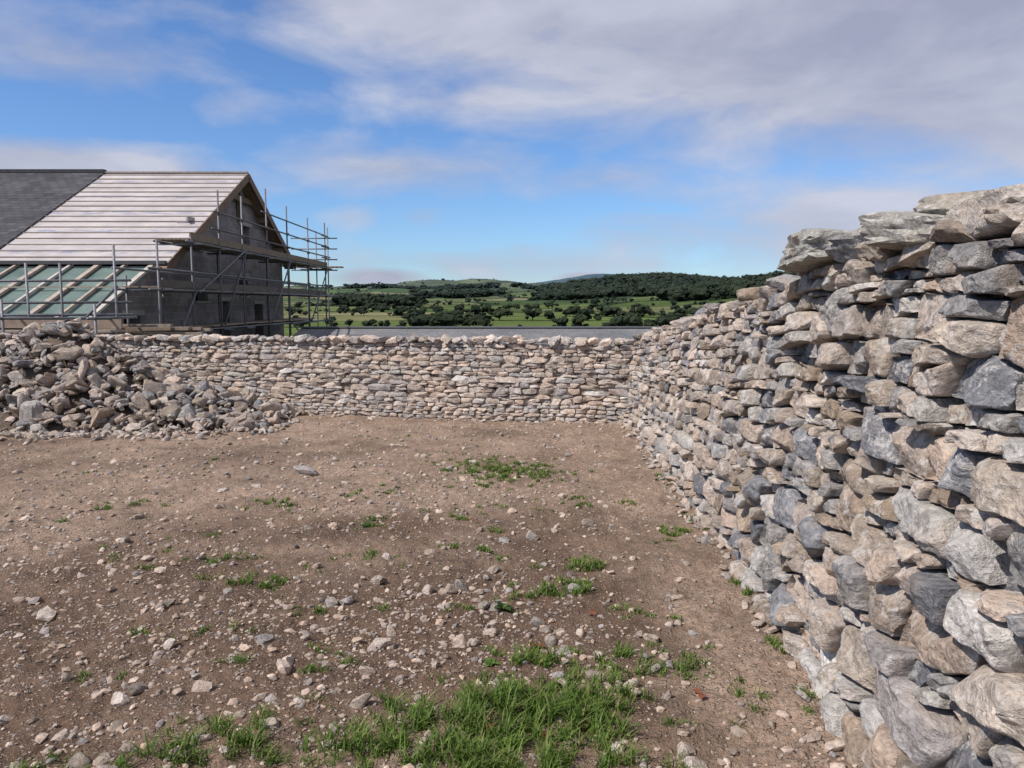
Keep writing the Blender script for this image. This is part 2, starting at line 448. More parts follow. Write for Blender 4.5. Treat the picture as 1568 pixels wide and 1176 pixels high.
scatter(mb,rock_variants(3,8,(1,.75,.5),.09,8)+rock_variants(3,12,(1.1,.7,.27),.09,8),pos,s,pick(np.vstack([PAL_G,PAL_B])*.93,n),.6)
n=420
Xp=rng.normal(-6.4,1.6,n); Yp=10.8-np.abs(rng.normal(0,.35,n)); ok=Xp<-4.; Xp,Yp=Xp[ok],Yp[ok]; n=len(Xp)
s=rng.uniform(.02,.08,n)
scatter(mb,rock_variants(2,8),np.stack([Xp,Yp,gz(Xp,Yp)+.3*s],1),s,pick(PAL_B,n))
n=90
Xp=rng.uniform(-4.4,-3.4,n);Yp=rng.uniform(10.9,12.3,n); s=rng.uniform(.02,.08,n)
scatter(mb,rock_variants(2,8),np.stack([Xp,Yp,gz(Xp,Yp)+.3*s],1),s,pick(PAL_B,n))
mb.build('rubble_stones',[M_rock],parent=par,sharp=30)

# ------------------------------------------------------------------ dry stone walls
def clip(poly,nx,ny,c):
    out=[];m=len(poly)
    for i in range(m):
        a=poly[i];b=poly[(i+1)%m]
        da=nx*a[0]+ny*a[1]-c; db=nx*b[0]+ny*b[1]-c
        if da<=0: out.append(a)
        if (da<0<db) or (db<0<da):
            t_=da/(da-db); out.append((a[0]+(b[0]-a[0])*t_,a[1]+(b[1]-a[1])*t_))
    return out
def chip(poly,ncut,lo=.68,hi=.98):
    for _ in range(ncut):
        P_=np.array(poly); c=P_.mean(0); sz=np.ptp(P_,axis=0)/2
        a=random.choice([45,135,225,315])+random.uniform(-38,38); a=math.radians(a)
        nx,ny=math.cos(a)/sz[0],math.sin(a)/sz[1]
        sup=max((P_-c)@np.array([nx,ny]))
        q=clip([tuple(x) for x in poly],nx,ny,c[0]*nx+c[1]*ny+sup*random.uniform(lo,hi))
        if len(q)>=4: poly=q
    return poly
def course_cells(s0,s1,H,hmin,hmax,big,wr,split=.3,bigstones=1.0,bs=.16,wav=.6,rotj=.05):
    hs=[0.];
    while hs[-1]<H-hmin*.5:
        k=1+(big-1)*max(0,1-hs[-1]/(H*.5))
        hs.append(hs[-1]+random.uniform(hmin,hmax)*k)
    hs=np.array(hs)*(H/hs[-1]); nr=len(hs)-1
    gs=np.linspace(s0-1,s1+2,600); TB=[n2(gs,np.full(600,k*9.7),1.5,3) for k in range(nr+1)]
    def Bd(k,s):
        if k==0: return 0.
        dh=min(hs[k]-hs[k-1],(hs[k+1]-hs[k]) if k<nr else .08)
        a=wav if k<nr else .15
        return hs[k]+a*dh*float(np.interp(s,gs,TB[k]))*1.5
    cells=[]
    for k in range(nr):
        rh=hs[k+1]-hs[k]; s=s0-random.uniform(0,.3); d0=0.
        while s<s1:
            w=max(.05,rh*random.choice([random.uniform(wr[0],wr[1]),random.uniform(wr[0],.5*(wr[0]+wr[1]))]))
            d1=random.gauss(0,.2*rh)
            def side(u,lv):
                x=s+u*w+((d0*(1-u)+d1*u)*(lv-.5)*2)
                return (x,Bd(k+lv,x))
            def quad(l0,l1,jl,jr):
                pts=[]
                for u in (0,.33,.67,1):
                    a=side(u,0);b=side(u,1); m_=l0 if l0 in (0,1) else jl*(1-u)+jr*u
                    pts.append((a[0]+(b[0]-a[0])*m_,a[1]+(b[1]-a[1])*m_))
                for u in (1,.67,.33,0):
                    a=side(u,0);b=side(u,1); m_=l1 if l1 in (0,1) else jl*(1-u)+jr*u
                    pts.append((a[0]+(b[0]-a[0])*m_,a[1]+(b[1]-a[1])*m_))
                return pts
            if rh>hmin*1.2 and random.random()<split:
                jl=random.uniform(.3,.7);jr=min(.75,max(.25,jl+random.uniform(-.2,.2)))
                qs=[quad(0,.5,jl,jr),quad(.5,1,jl,jr)]
            else: qs=[quad(0,1,0,0)]
            for q_ in qs:
                q_=chip(q_,random.choice([1,1,2,3]))
                P_=np.array(q_);c=P_.mean(0);a=random.gauss(0,rotj)
                Rr=np.array([[math.cos(a),-math.sin(a)],[math.sin(a),math.cos(a)]])
                cells.append(c+(P_-c)@Rr.T)
            s+=w; d0=d1
    nb=int((s1-s0)*H*bigstones)
    for _ in range(nb):
        cx=random.uniform(s0,s1);cy=H*random.uniform(.06,.9)**1.15; hw=bs*random.uniform(.8,1.5);hh_=bs*random.uniform(.42,.75)
        if cy-hh_<0 or cy+hh_>H: continue
        sk=random.uniform(-.3,.3); ct,cb=random.uniform(.75,1),random.uniform(.75,1)
        pts=[(cx-hw*cb,cy-hh_),(cx,cy-hh_*random.uniform(.95,1.1)),(cx+hw*cb,cy-hh_),(cx+hw,cy+random.uniform(-.3,.3)*hh_),(cx+hw*ct+sk*hh_,cy+hh_),(cx,cy+hh_*random.uniform(.95,1.1)),(cx-hw*ct+sk*hh_,cy+hh_),(cx-hw,cy+random.uniform(-.3,.3)*hh_)]
        pts=chip(pts,2,.75,.95)
        keep=[]
        for c_ in cells:
            m_=c_.mean(0); dd=max(abs(m_[0]-cx)/hw,abs(m_[1]-cy)/hh_)
            if dd>.85: keep.append(c_)
        cells=keep+[np.array(pts)]
    return cells
def vor_cells(s0,s1,H,sz):
    asp=.6;S=[]
    h_=sz/2
    while h_<H:
        s=s0
        while s<s1: S.append((s*asp+random.uniform(-.3,.3)*sz,h_+random.uniform(-.3,.3)*sz)); s+=sz*1.9
        h_+=sz
    S=np.array(S);out=[]
    for (x,y) in S:
        D=np.hypot(S[:,0]-x,S[:,1]-y); o=np.argsort(D)[1:11]
        poly=[(s0*asp,0),(s1*asp,0),(s1*asp,H),(s0*asp,H)]
        for j in o:
            xx,yy=S[j]; nx,ny=xx-x,yy-y
            poly=clip(poly,nx,ny,(xx*xx+yy*yy-x*x-y*y)/2)
            if len(poly)<3: break
        if len(poly)>=3: out.append(np.array(poly)/np.array([asp,1.]))
    return out
class Faces:
    def __init__(s): s.W=[];s.F=[];s.T=[];s.C=[];s.S=[];s.A=[];s.R=[];s.n=0
    def stone(s,poly,col,N=26,scales=(1,.975,.93,.86,.76,.62,.45,.25),gap=.006,prot=(.015,.06),namp=.010,seed=0.,rec=0.):
        c=poly.mean(0); size=np.ptp(poly,axis=0)
        if min(size)<.022: return
        poly=c+(poly-c)*(1-2*gap/np.maximum(size,.05))
        poly=poly+rng.normal(0,.004,poly.shape)
        P2=np.vstack([poly,poly[:1]]); seg=np.hypot(*np.diff(P2,axis=0).T); L=np.concatenate([[0],np.cumsum(seg)])
        q=np.arange(N)/N*L[-1]
        o=np.stack([np.interp(q,L,P2[:,0]),np.interp(q,L,P2[:,1])],1)
        o=o*.76+.12*(np.roll(o,1,0)+np.roll(o,-1,0))
        m=min(size)
        p0=rng.uniform(*prot)
        pl=[(p0,rng.normal(0,.13),rng.normal(-.05,.22))]
        for _ in range(4):
            a=rng.uniform(0,2*math.pi); k=rng.uniform(.3,1.3)
            pl.append((p0+rng.uniform(.12,.40)*m*k,math.cos(a)*k*.6,math.sin(a)*k))
        rows=[np.column_stack([c+(o-c)*.9,np.full(N,-.12)]),np.column_stack([c+(o-c)*.985,np.full(N,-.04)])]
        for sc in scales:
            pts=c+(o-c)*sc; loc=pts-c
            d=np.min([p+ax*loc[:,0]+ay*loc[:,1] for p,ax,ay in pl],0)
            pr=(1-sc**20)**.7 if sc<1 else 0
            rows.append(np.column_stack([pts,-.012+(d+.012)*pr]))
        rows.append(np.array([[c[0],c[1],min(p for p,_,_ in pl)]]))
        W=np.vstack(rows); K=len(scales)+2
        i=np.arange(N);j=(i+1)%N
        s.F.append(np.vstack([np.stack([i+k*N,j+k*N,j+(k+1)*N,i+(k+1)*N],1) for k in range(K-1)])+s.n)
        s.T.append(np.stack([i+(K-1)*N,j+(K-1)*N,np.full(N,K*N)],1)+s.n)
        m_=len(W); s.n+=m_; s.W.append(W); s.C.append(np.tile(col,(m_,1))); s.S.append(np.full(m_,seed)); s.A.append(np.full(m_,namp)); s.R.append(np.full(m_,rec))
    def finish(s,mb,frame):
        W=np.vstack(s.W);S=np.concatenate(s.S);A=np.concatenate(s.A);R=np.concatenate(s.R)
        nz=np.stack([fbm(np.column_stack([W[:,0]*11,W[:,1]*11,W[:,2]*11+S+k*50]),3) for k in range(3)],1)
        nz2=fbm(np.column_stack([W[:,0]*26,W[:,1]*42,W[:,2]*30+S]),3)
        W=W+nz*np.array([.6,.5,1.2])*A[:,None]; W[:,2]+=nz2*A*.75-R
        mb.add(frame(W),[np.vstack(s.F),np.vstack(s.T)],np.vstack(s.C))

YR=np.array([-4,2.,3.2,4.25,4.6,6.5,9.,11.9,12.4]); TR=np.array([1.80,1.80,1.80,1.77,1.68,1.53,1.30,1.04,1.0])
HREF=1.8; BAT=.13
def top_r(y): return np.interp(y,YR,TR)
def base_r(y): return gz(np.interp(y,WALLR_Y,WALLR_X),y,False)-.06
def frame_r(W):
    y=W[:,0]; x=np.interp(y,WALLR_Y,WALLR_X); b0=base_r(y); H=top_r(y)-b0
    z=b0+W[:,1]/HREF*H
    bulge=.03*n2(y,z,.8,2,4.)
    return np.column_stack([x+BAT*(z-b0)-W[:,2]+bulge,y,z])
cA=course_cells(-1.5,5.2,HREF,.065,.19,1.3,(1.1,3.2),.38,1.2,.155,.5)
cB=course_cells(5.2,12.3,HREF,.06,.14,1.25,(1.2,3.6),.3,.6,.13,.45)
PAL_MIX=np.vstack([PAL_G,PAL_B,PAL_B])
par=empty('dry_stone_wall')
mb=MB(); fc=Faces()
for k,p in enumerate(cA):
    s=p[:,0].mean(); far=s>4.2 or s<1.2
    fc.stone(p,pick(PAL_G if random.random()<.75 else PAL_B,1,.2)[0]*1.04,36 if far else 60,(1,.975,.93,.86,.76,.62,.45,.25) if far else (1,.988,.97,.935,.88,.82,.75,.66,.56,.45,.33,.2,.08),gap=.005,prot=(-.015,.08),namp=.016,seed=k*7.7)
for k,p in enumerate(cB):
    fc.stone(p,pick(PAL_MIX,1,.18)[0]*1.05,26,(1,.96,.88,.74,.55,.3),gap=.004,prot=(-.01,.065),namp=.013,seed=k*5.1)
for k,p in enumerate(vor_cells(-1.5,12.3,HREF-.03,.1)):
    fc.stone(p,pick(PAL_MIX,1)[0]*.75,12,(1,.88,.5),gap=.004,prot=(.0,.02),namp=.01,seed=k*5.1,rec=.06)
fc.finish(mb,frame_r)
mb.build('face_stones',[M_stone],parent=par,sharp=30)
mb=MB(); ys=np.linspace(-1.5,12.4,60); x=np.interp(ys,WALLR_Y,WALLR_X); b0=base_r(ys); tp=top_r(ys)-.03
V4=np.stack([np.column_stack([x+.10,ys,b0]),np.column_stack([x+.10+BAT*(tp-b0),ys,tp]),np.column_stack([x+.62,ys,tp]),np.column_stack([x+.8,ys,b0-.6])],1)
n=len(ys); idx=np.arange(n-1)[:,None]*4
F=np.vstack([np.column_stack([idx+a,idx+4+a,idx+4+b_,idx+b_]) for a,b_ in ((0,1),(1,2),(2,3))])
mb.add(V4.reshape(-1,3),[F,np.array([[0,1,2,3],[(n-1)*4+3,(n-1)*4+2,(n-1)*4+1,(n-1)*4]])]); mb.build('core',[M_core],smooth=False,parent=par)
mb=MB()
varL=rock_variants(4,10,(1,.8,.36),.15,7)
varM=rock_variants(3,14,(1,.72,.38),.11,8)
y=-1.4
while y<12.2:
    near=y<4.2
    L=random.uniform(.12,.24) if near else random.uniform(.08,.2)
    for row in range(3):
        xx=np.interp(y,WALLR_Y,WALLR_X)+BAT*(top_r(y)+.1)+.06+row*.2+random.uniform(-.04,.04)
        pos=np.array([[xx,y+random.uniform(-.05,.05),top_r(y)+.02+random.uniform(-.02,.05)]])
        scatter(mb,varM,pos,np.array([L*random.uniform(.6,.95)]),pick(PAL_G if near else PAL_MIX,1),.22)
    y+=L*1.2
def slab(x,y,z,sx,sy,sz,rz,tx,ty,col,k):
    v,f=varL[k%len(varL)]
    v=v/np.abs(v).max(0)*np.array([sx,sy,sz])
    Mx=(Matrix.Rotation(math.radians(rz),3,'Z')@Matrix.Rotation(math.radians(tx),3,'X')@Matrix.Rotation(math.radians(ty),3,'Y'))
    mb.add(v@np.array(Mx).T+np.array([x,y,z]),[f],col)
slab(1.68,4.02,1.86,.30,.40,.09,4,-3,3,(.32,.31,.28),0)
slab(1.72,3.45,1.86,.28,.34,.085,-6,2,-3,(.26,.255,.25),1)
slab(1.64,2.90,1.86,.27,.34,.09,8,3,4,(.34,.32,.285),2)
slab(1.68,2.42,1.88,.28,.30,.09,-4,-2,3,(.39,.34,.30),3)
slab(1.66,2.00,1.90,.27,.30,.10,3,4,2,(.32,.30,.275),4)
slab(1.76,2.84,1.96,.19,.27,.055,20,3,-3,(.31,.29,.255),5)
slab(1.76,2.2,2.00,.20,.24,.06,-10,3,-3,(.34,.31,.275),6)
for i in range(8): slab(1.6,1.5-i*.42,1.90+.03*(i%2),.27,.27,.11,random.uniform(-9,9),random.uniform(-4,4),0,tuple(pick(PAL_G,1)[0]),i)
mb.build('cope_stones',[M_stone],parent=par,sharp=32)
mb=MB(); ys=rng.uniform(1.8,12,130); s=rng.uniform(.015,.05,130)
xs=np.interp(ys,WALLR_Y,WALLR_X)-rng.uniform(.0,.12,130)
scatter(mb,varM,np.column_stack([xs,ys,gz(xs,ys)+s*.3]),s,pick(PAL_B,130)); mb.build('footing_stones',[M_rock],parent=par,sharp=32)

# far wall
x_r,x_l=2.0,-17.
HF=1.36
Lf=(x_r-x_l)*math.hypot(1,.224); ux,uy=-1/math.hypot(1,.224),.224/math.hypot(1,.224)
nrm=np.array([-uy,ux]); nrm=nrm if nrm[1]<0 else -nrm
def top_f(s): return .95+.015*np.sin(s*.5)
def frame_f(W):
    s=W[:,0]; x=x_r+ux*s; y=farwall_y(x_r)+uy*s
    b0=gz(x,y,False)-.06; H=top_f(s)-b0
    z=b0+W[:,1]/HF*H; off=.03*n2(s,z,.7,2,9.)+W[:,2]-.12*(z-b0)
    return np.column_stack([x+nrm[0]*off,y+nrm[1]*off,z])
cF=course_cells(0,Lf,HF,.05,.115,1.2,(1.5,4.6),.22,.25,.10,.28,.03)
par=empty('dry_stone_wall')
mb=MB(); fc=Faces()
PAL_F=np.vstack([PAL_B,PAL_B*1.06,PAL_B*1.03,PAL_G[[0,1,2,4,6,8,10]]])*1.1
for k,p in enumerate(cF): fc.stone(p,pick(PAL_F,1,.1)[0],20,(1,.96,.88,.74,.55,.3),gap=.001,prot=(.0,.034),namp=.008,seed=k*3.1)
for k,p in enumerate(vor_cells(0,Lf,HF-.03,.1)):
    fc.stone(p,pick(PAL_F,1)[0]*.8,12,(1,.88,.5),gap=.004,prot=(.0,.02),namp=.01,seed=k*5.1,rec=.035)
fc.finish(mb,frame_f)
mb.build('face_stones',[M_stone],parent=par,sharp=34)
mb=MB(); s=np.linspace(0,Lf,60); x=x_r+ux*s;y=farwall_y(x_r)+uy*s; b0=gz(x,y,False)-.06; tp=top_f(s)-.04
o=lambda d,z:np.column_stack([x+nrm[0]*d,y+nrm[1]*d,z])
V4=np.stack([o(-.09,b0),o(-.09-.12*(tp-b0),tp),o(-.55,tp),o(-.7,b0-.5)],1)
n=60; idx=np.arange(n-1)[:,None]*4
F=np.vstack([np.column_stack([idx+a,idx+4+a,idx+4+b_,idx+b_]) for a,b_ in ((0,1),(1,2),(2,3))])
mb.add(V4.reshape(-1,3),[F]); mb.build('core',[M_core],smooth=False,parent=par)
mb=MB(); s=0.
varC=rock_variants(3,14,(1,.75,.42),.1,8)
while s<Lf:
    L=random.uniform(.11,.19)
    for row in range(2):
        x=x_r+ux*s; y=farwall_y(x_r)+uy*s; d=-.17-row*.2
        scatter(mb,varC,np.array([[x+nrm[0]*d,y+nrm[1]*d,top_f(s)+.035+random.uniform(-.01,.03)]]),np.array([L*.85]),pick(PAL_F*1.08,1),.22)
    s+=L*1.25
mb.build('cope_stones',[M_stone],parent=par,sharp=32)
mb=MB(); sx=rng.uniform(0,Lf,200); x=x_r+ux*sx; y=farwall_y(x_r)+uy*sx; d=rng.uniform(.02,.2,200); s=rng.uniform(.015,.06,200)
x=x+nrm[0]*d;y=y+nrm[1]*d
scatter(mb,varC,np.column_stack([x,y,gz(x,y)+s*.3]),s,pick(PAL_B,200)); mb.build('footing_stones',[M_rock],parent=par,sharp=32)

# ------------------------------------------------------------------ grass
GP=[(.02,2.85,.34,.20,1900,.125),(-.22,2.65,.24,.14,600,.11),(.33,2.8,.2,.2,500,.10),(-1.0,2.72,.24,.11,460,.09),(-1.2,2.6,.2,.08,220,.08),(-.58,2.66,.18,.1,300,.10),(-.3,2.9,.18,.1,200,.09),(.1,2.5,.4,.08,600,.11),
 (.47,3.41,.16,.09,260,.08),(.11,3.41,.14,.09,280,.09),(.7,3.3,.17,.1,260,.08),(.3,3.15,.22,.12,300,.08),(-1.55,4.5,.17,.1,280,.07),(-1.9,4.96,.14,.1,190,.06),(.28,4.28,.2,.14,420,.08),(.5,4.8,.14,.1,260,.07),(.05,4.2,.12,.08,90,.05),
 (-.06,8.05,.5,.45,1600,.07),(-.4,8.5,.5,.5,600,.05),(.15,7.8,.32,.35,600,.06),(-.2,7.3,.35,.25,260,.05),(1.2,5.6,.1,.1,200,.07),(-.96,5.05,.14,.12,130,.05),(-1.1,5.75,.1,.08,80,.05),(-.05,4.0,.06,.05,40,.05),(-1.82,3.26,.09,.06,70,.05),
 (-1.06,4.0,.08,.06,70,.05),(-1.7,10.4,.3,.2,130,.04),(-2.,6.4,.3,.25,240,.06),(-3.2,6.4,.25,.2,130,.05),(-1.2,6.9,.35,.25,200,.05),(1.33,4.3,.03,.1,110,.06),(1.25,3.5,.03,.08,90,.06),(1.2,2.95,.03,.06,70,.05),(1.5,7.6,.05,.3,110,.05),(1.42,5.9,.04,.2,90,.05),(-1.7,2.5,.12,.08,160,.07),(-2.5,5.2,.2,.2,100,.05),(.9,3.0,.12,.1,70,.05),(-1.45,3.7,.15,.12,90,.05),(-.3,6.2,.3,.3,130,.05),(.5,6.6,.3,.3,100,.05)]
for _ in range(40):
    yy=math.exp(random.uniform(math.log(2.9),math.log(9))); GP.append((random.uniform(-.62*yy,min(1.15,.3*yy)),yy,.07,.06,random.randint(22,80),.05))
bx=[];by=[];bh=[]
for (x,y,sx,sy,n,hh_) in GP:
    n=int(n*1.5); k=max(3,n//22)
    cx=rng.normal(x,sx*.7,k); cy=rng.normal(y,sy*.7,k); ci=rng.integers(0,k,n)
    px=cx[ci]+rng.normal(0,.017,n);py=cy[ci]+rng.normal(0,.017,n)
    tv=rng.uniform(.55,1.15,k)[ci]
    bx.append(px);by.append(py);bh.append(hh_*tv*rng.uniform(.35,1.1,n)*np.exp(-((px-x)**2/(sx*1.6)**2+(py-y)**2/(sy*1.6)**2)*.5))
n=900
px=rng.uniform(-5,1.2,n);py=rng.uniform(2.2,12,n); ok=n2(px,py,1.2,3,44.)>.1; bx.append(px[ok]);by.append(py[ok]);bh.append(rng.uniform(.01,.035,ok.sum()))
bx=np.concatenate(bx);by=np.concatenate(by);bh=np.concatenate(bh)
ok=bx<np.interp(by,WALLR_Y,WALLR_X); bx,by,bh=bx[ok],by[ok],bh[ok]; n=len(bx)
a=rng.uniform(0,2*math.pi,n); lean=rng.uniform(.15,1.,n)*bh; w=rng.uniform(.0012,.0028,n)*(1+.12*by)
base=np.column_stack([bx,by,gz(bx,by)-.004]); dirv=np.column_stack([np.cos(a),np.sin(a),np.zeros(n)]); sd=np.column_stack([-np.sin(a),np.cos(a),np.zeros(n)])
lv=[]
for t_,ww in ((0,1),(.35,.95),(.7,.7),(1.,.12)):
    c=base+dirv*(lean*t_**2)[:,None]+np.array([0,0,1.])*(bh*(t_-.25*t_**2))[:,None]
    lv+= [c-sd*(w*ww)[:,None],c+sd*(w*ww)[:,None]]
Vg=np.stack(lv,1).reshape(-1,3); o8=(np.arange(n)*8)[:,None]
Fg=np.vstack([o8+np.array([[0,1,3,2]])+2*k for k in range(3)])
gc=np.array([(.12,.19,.035),(.095,.16,.028),(.155,.225,.05),(.08,.14,.03),(.26,.24,.11)])[rng.choice(5,n,p=[.3,.28,.2,.14,.08])]*rng.uniform(.8,1.2,(n,1))
mb=MB(); mb.add(Vg,[Fg],np.repeat(gc,8,0)); mb.build('grass',[M_grass])

def leaf(mb,base,az,el,L,W,col):
    n=7; pts=[]
    d=np.array([math.cos(az),math.sin(az),0]);s=np.array([-math.sin(az),math.cos(az),0])
    for k in range(n):
        t_=k/(n-1); c=np.array(base)+d*L*t_*math.cos(el)+np.array([0,0,1])*(L*math.sin(el)*t_-L*.45*t_*t_)
        ww=W*math.sin(math.pi*min(.98,t_*.9+.06))**.8
        pts+= [c-s*ww+np.array([0,0,ww*.3]),c,c+s*ww+np.array([0,0,ww*.3])]
    F=[]
    for k in range(n-1):
        for j in (0,1): F.append((k*3+j,k*3+j+1,k*3+j+4,k*3+j+3))
    mb.add(pts,[np.array(F)],col)
for (x,y,nl,L,colr) in ((-1.1,5.75,9,.10,(.05,.10,.025)),(-.05,4.0,7,.085,(.06,.10,.03)),(.22,3.15,8,.06,(.12,.2,.04)),(-.1,3.35,8,.06,(.11,.19,.04))):
    mb=MB()
    for k in range(nl):
        leaf(mb,(x,y,float(gz([x],[y])[0])),k*2.4+random.random(),random.uniform(.4,1.1),L*random.uniform(.7,1.1),L*.22,np.array(colr)*random.uniform(.8,1.25))
    mb.build('weed_plant',[M_grass])
mb=MB()
for (x,y) in ((.78,3.02),(.12,3.55),(-.1,2.75),(-.15,2.62),(.3,2.75),(.1,2.7),(-.3,5.9),(.4,3.9)):
    for k in range(2): leaf(mb,(x+random.uniform(-.02,.02),y,float(gz([x],[y])[0])+.012),random.uniform(0,6),.5,.05,.016,np.array((.22,.075,.04))*random.uniform(.8,1.2))
mb.build('dead_leaves',[M_grass])

# ------------------------------------------------------------------ distant trees
def tree_variant():
    vs=[];fsx=[];cs=[];n=0
    def put(v,f,c):
        nonlocal n
        vs.append(v);fsx.append(f+n);cs.append(c);n+=len(v)
    nb=random.randint(4,6); v1,f1=ICO[1]
    for k in range(nb):
        a=random.uniform(0,6.28); rr_=random.uniform(.0,.28); zc=random.uniform(.36,.8)
        c=np.array([math.cos(a)*rr_,math.sin(a)*rr_,zc]); R_=random.uniform(.16,.26)*(1.15-.5*abs(zc-.5))
        tone=random.uniform(.7,1.25)
        w=v1*R_*(1+.25*rng.normal(size=(len(v1),1)))*np.array([1,1,.85])+c
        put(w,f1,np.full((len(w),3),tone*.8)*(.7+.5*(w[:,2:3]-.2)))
        m_=10; d=rng.normal(size=(m_,3)); d/=np.linalg.norm(d,axis=1)[:,None]
        p=c+d*R_*rng.uniform(.95,1.2,(m_,1)); q=rng.normal(size=(m_,3,3))*.045
        tri=(p[:,None,:]+q).reshape(-1,3)
        put(tri,np.arange(3*m_).reshape(-1,3),np.repeat(tone*rng.uniform(.8,1.3,(m_,1))*np.ones((1,3)),3,0))
    tr=MB(); tr.pipe((0,0,0),(0,0,.5),.022,n=5)
    f=tr.f[0]; f=np.vstack([f[:,[0,1,2]],f[:,[0,2,3]]])
    put(tr.v[0],f,np.full((len(tr.v[0]),3),.7))
    return np.vstack(vs),np.vstack(fsx),np.vstack(cs)
TV=[tree_variant() for _ in range(9)]
n=80000
tt=rng.uniform(-.5,.6,n); rr_=np.exp(rng.uniform(math.log(330),math.log(2700),n))
Yt=rr_/np.sqrt(1+tt**2); Xt=Yt*tt
ids,e=fieldinfo(Xt,Yt); wmv=woodmask(Xt,Yt)
u=rng.uniform(0,1,n)
isw=(wmv>.5)&(u<.5*np.clip(rr_/1400,.4,1)); ish=(e<3.5+rr_*.003)&(u<.13)&(rr_<2200); iss=(u<.0012)|((rr_>2000)&(u<.03))
ok=isw|ish|iss
Xt,Yt,rt,isw=Xt[ok],Yt[ok],rr_[ok],isw[ok]; n=len(Xt)
print('trees',n)
if n>5200:
    s=rng.permutation(n)[:5200]; Xt,Yt,rt,isw=Xt[s],Yt[s],rt[s],isw[s]; n=5200
Zt=gz(Xt,Yt)
ht=np.where(isw,rng.uniform(11,18,n),rng.choice([2.,3.,4.,5.,8.],n)*rng.uniform(.8,1.2,n))
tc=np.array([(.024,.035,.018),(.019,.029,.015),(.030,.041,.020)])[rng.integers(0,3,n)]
haze_mix=(sst(200,5500,rt)*.8)[:,None]; tc=tc*(1-haze_mix)+np.array([.045,.078,.112])*haze_mix  # same distance haze blended into the foliage colour itself
mb=MB(); vid=rng.integers(0,len(TV),n)
for k,(v,f,c) in enumerate(TV):
    s=np.where(vid==k)[0]; a=rng.uniform(0,6.28,len(s)); wd=ht[s]*rng.uniform(1.,1.7,len(s))
    x=(v[:,0][None]*np.cos(a)[:,None]-v[:,1][None]*np.sin(a)[:,None])*wd[:,None]+Xt[s][:,None]
    y=(v[:,0][None]*np.sin(a)[:,None]+v[:,1][None]*np.cos(a)[:,None])*wd[:,None]+Yt[s][:,None]
    z=v[:,2][None]*ht[s][:,None]+Zt[s][:,None]-ht[s][:,None]*.16
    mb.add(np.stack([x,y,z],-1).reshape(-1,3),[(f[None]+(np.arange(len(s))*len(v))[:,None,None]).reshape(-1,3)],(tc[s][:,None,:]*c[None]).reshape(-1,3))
mb.build('distant_trees',[M_tree],smooth=False)

# ------------------------------------------------------------------ barn under construction
barn=empty('stone_barn')
XG=-10.; XL=-27.; YN,ZN=21.8,2.8; YR_,ZR=28.6,6.3; YF=34.3; SL=(ZR-ZN)/(YR_-YN); ZF=ZR-SL*(YF-YR_); YB,ZB=18.2,1.2
G0=-.6
outer=[(18.6,G0),(34.,G0),(34.,ZR-SL*(34.-YR_)-.2),(YR_,ZR-.2),(YN,ZN-.2),(18.6,ZB+.0)]
def rect(y0,y1,z0,z1): return [(y0,z0),(y1,z0),(y1,z1),(y0,z1)]
holes=[rect(24.3,25.3,3.35,4.15),rect(28.9,29.9,3.6,4.5),rect(24.6,25.6,1.7,2.3),rect(30.2,31.2,.3,1.6),rect(20.0,20.9,.4,1.3),rect(26.6,27.5,.2,1.7),rect(28.6,29.5,1.9,2.6)]
loops=[[Vector((0,a,b)) for a,b in L] for L in [outer]+holes]
flat=[p for L in loops for p in L]
tri=tessellate_polygon(loops)
mb=MB(); mb.add([(XG,p.y,p.z) for p in flat],[np.array(tri)])
for L in holes:
    for i in range(4):
        a=L[i];b_=L[(i+1)%4]; mb.add([(XG,*a),(XG,*b_),(XG-.35,*b_),(XG-.35,*a)],np.array([[0,1,2,3]]))
mb.add([(XG,18.6,G0),(XL,18.6,G0),(XL,18.6,ZB),(XG,18.6,ZB)],np.array([[0,1,2,3]]))
mb.add([(XG,34.,G0),(XL,34.,G0),(XL,34.,ZF),(XG,34.,ZF)],np.array([[0,1,2,3]]))
mb.add([(XL,p.y,p.z) for p in loops[0]],[np.array(tessellate_polygon([loops[0]]))])
mb.build('walls',[M_block],smooth=False,parent=barn)
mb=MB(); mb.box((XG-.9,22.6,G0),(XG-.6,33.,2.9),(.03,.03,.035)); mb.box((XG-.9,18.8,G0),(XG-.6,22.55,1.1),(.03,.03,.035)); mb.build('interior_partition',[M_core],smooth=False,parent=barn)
mb=MB()
for L in holes:
    y0,z0=L[0];y1,z1=L[2]
    mb.beam((XG+.02,y0-.15,z1+.07),(XG+.02,y1+.15,z1+.07),.05,.14,(.36,.34,.33))
    mb.beam((XG+.03,y0-.08,z0-.03),(XG+.03,y1+.08,z0-.03),.08,.06,(.38,.36,.35))
mb.build('lintels_and_sills',[M_wood],smooth=False,parent=barn)
OV=.45; XO=XG+OV
def roofpanel(x0,x1,ya,za,yb,zb,th,name,mt):
    mb=MB(); mb.add([(x0,ya,za),(x1,ya,za),(x1,yb,zb),(x0,yb,zb),(x0,ya,za-th),(x1,ya,za-th),(x1,yb,zb-th),(x0,yb,zb-th)],
      np.array([(0,1,2,3),(7,6,5,4),(0,4,5,1),(1,5,6,2),(2,6,7,3),(3,7,4,0)])); return mb.build(name,[mt],smooth=False,parent=barn)
XS=-14.7
roofpanel(XS,XO,YN,ZN,YR_,ZR,.06,'roof_membrane',M_memb)
roofpanel(XL,XS-.002,YN-.1,ZN+.0,YR_,ZR+.05,.10,'roof_slates',M_slate)
roofpanel(XL,XO,YF,ZF,YR_+.002,ZR,.06,'roof_rear',M_slate)
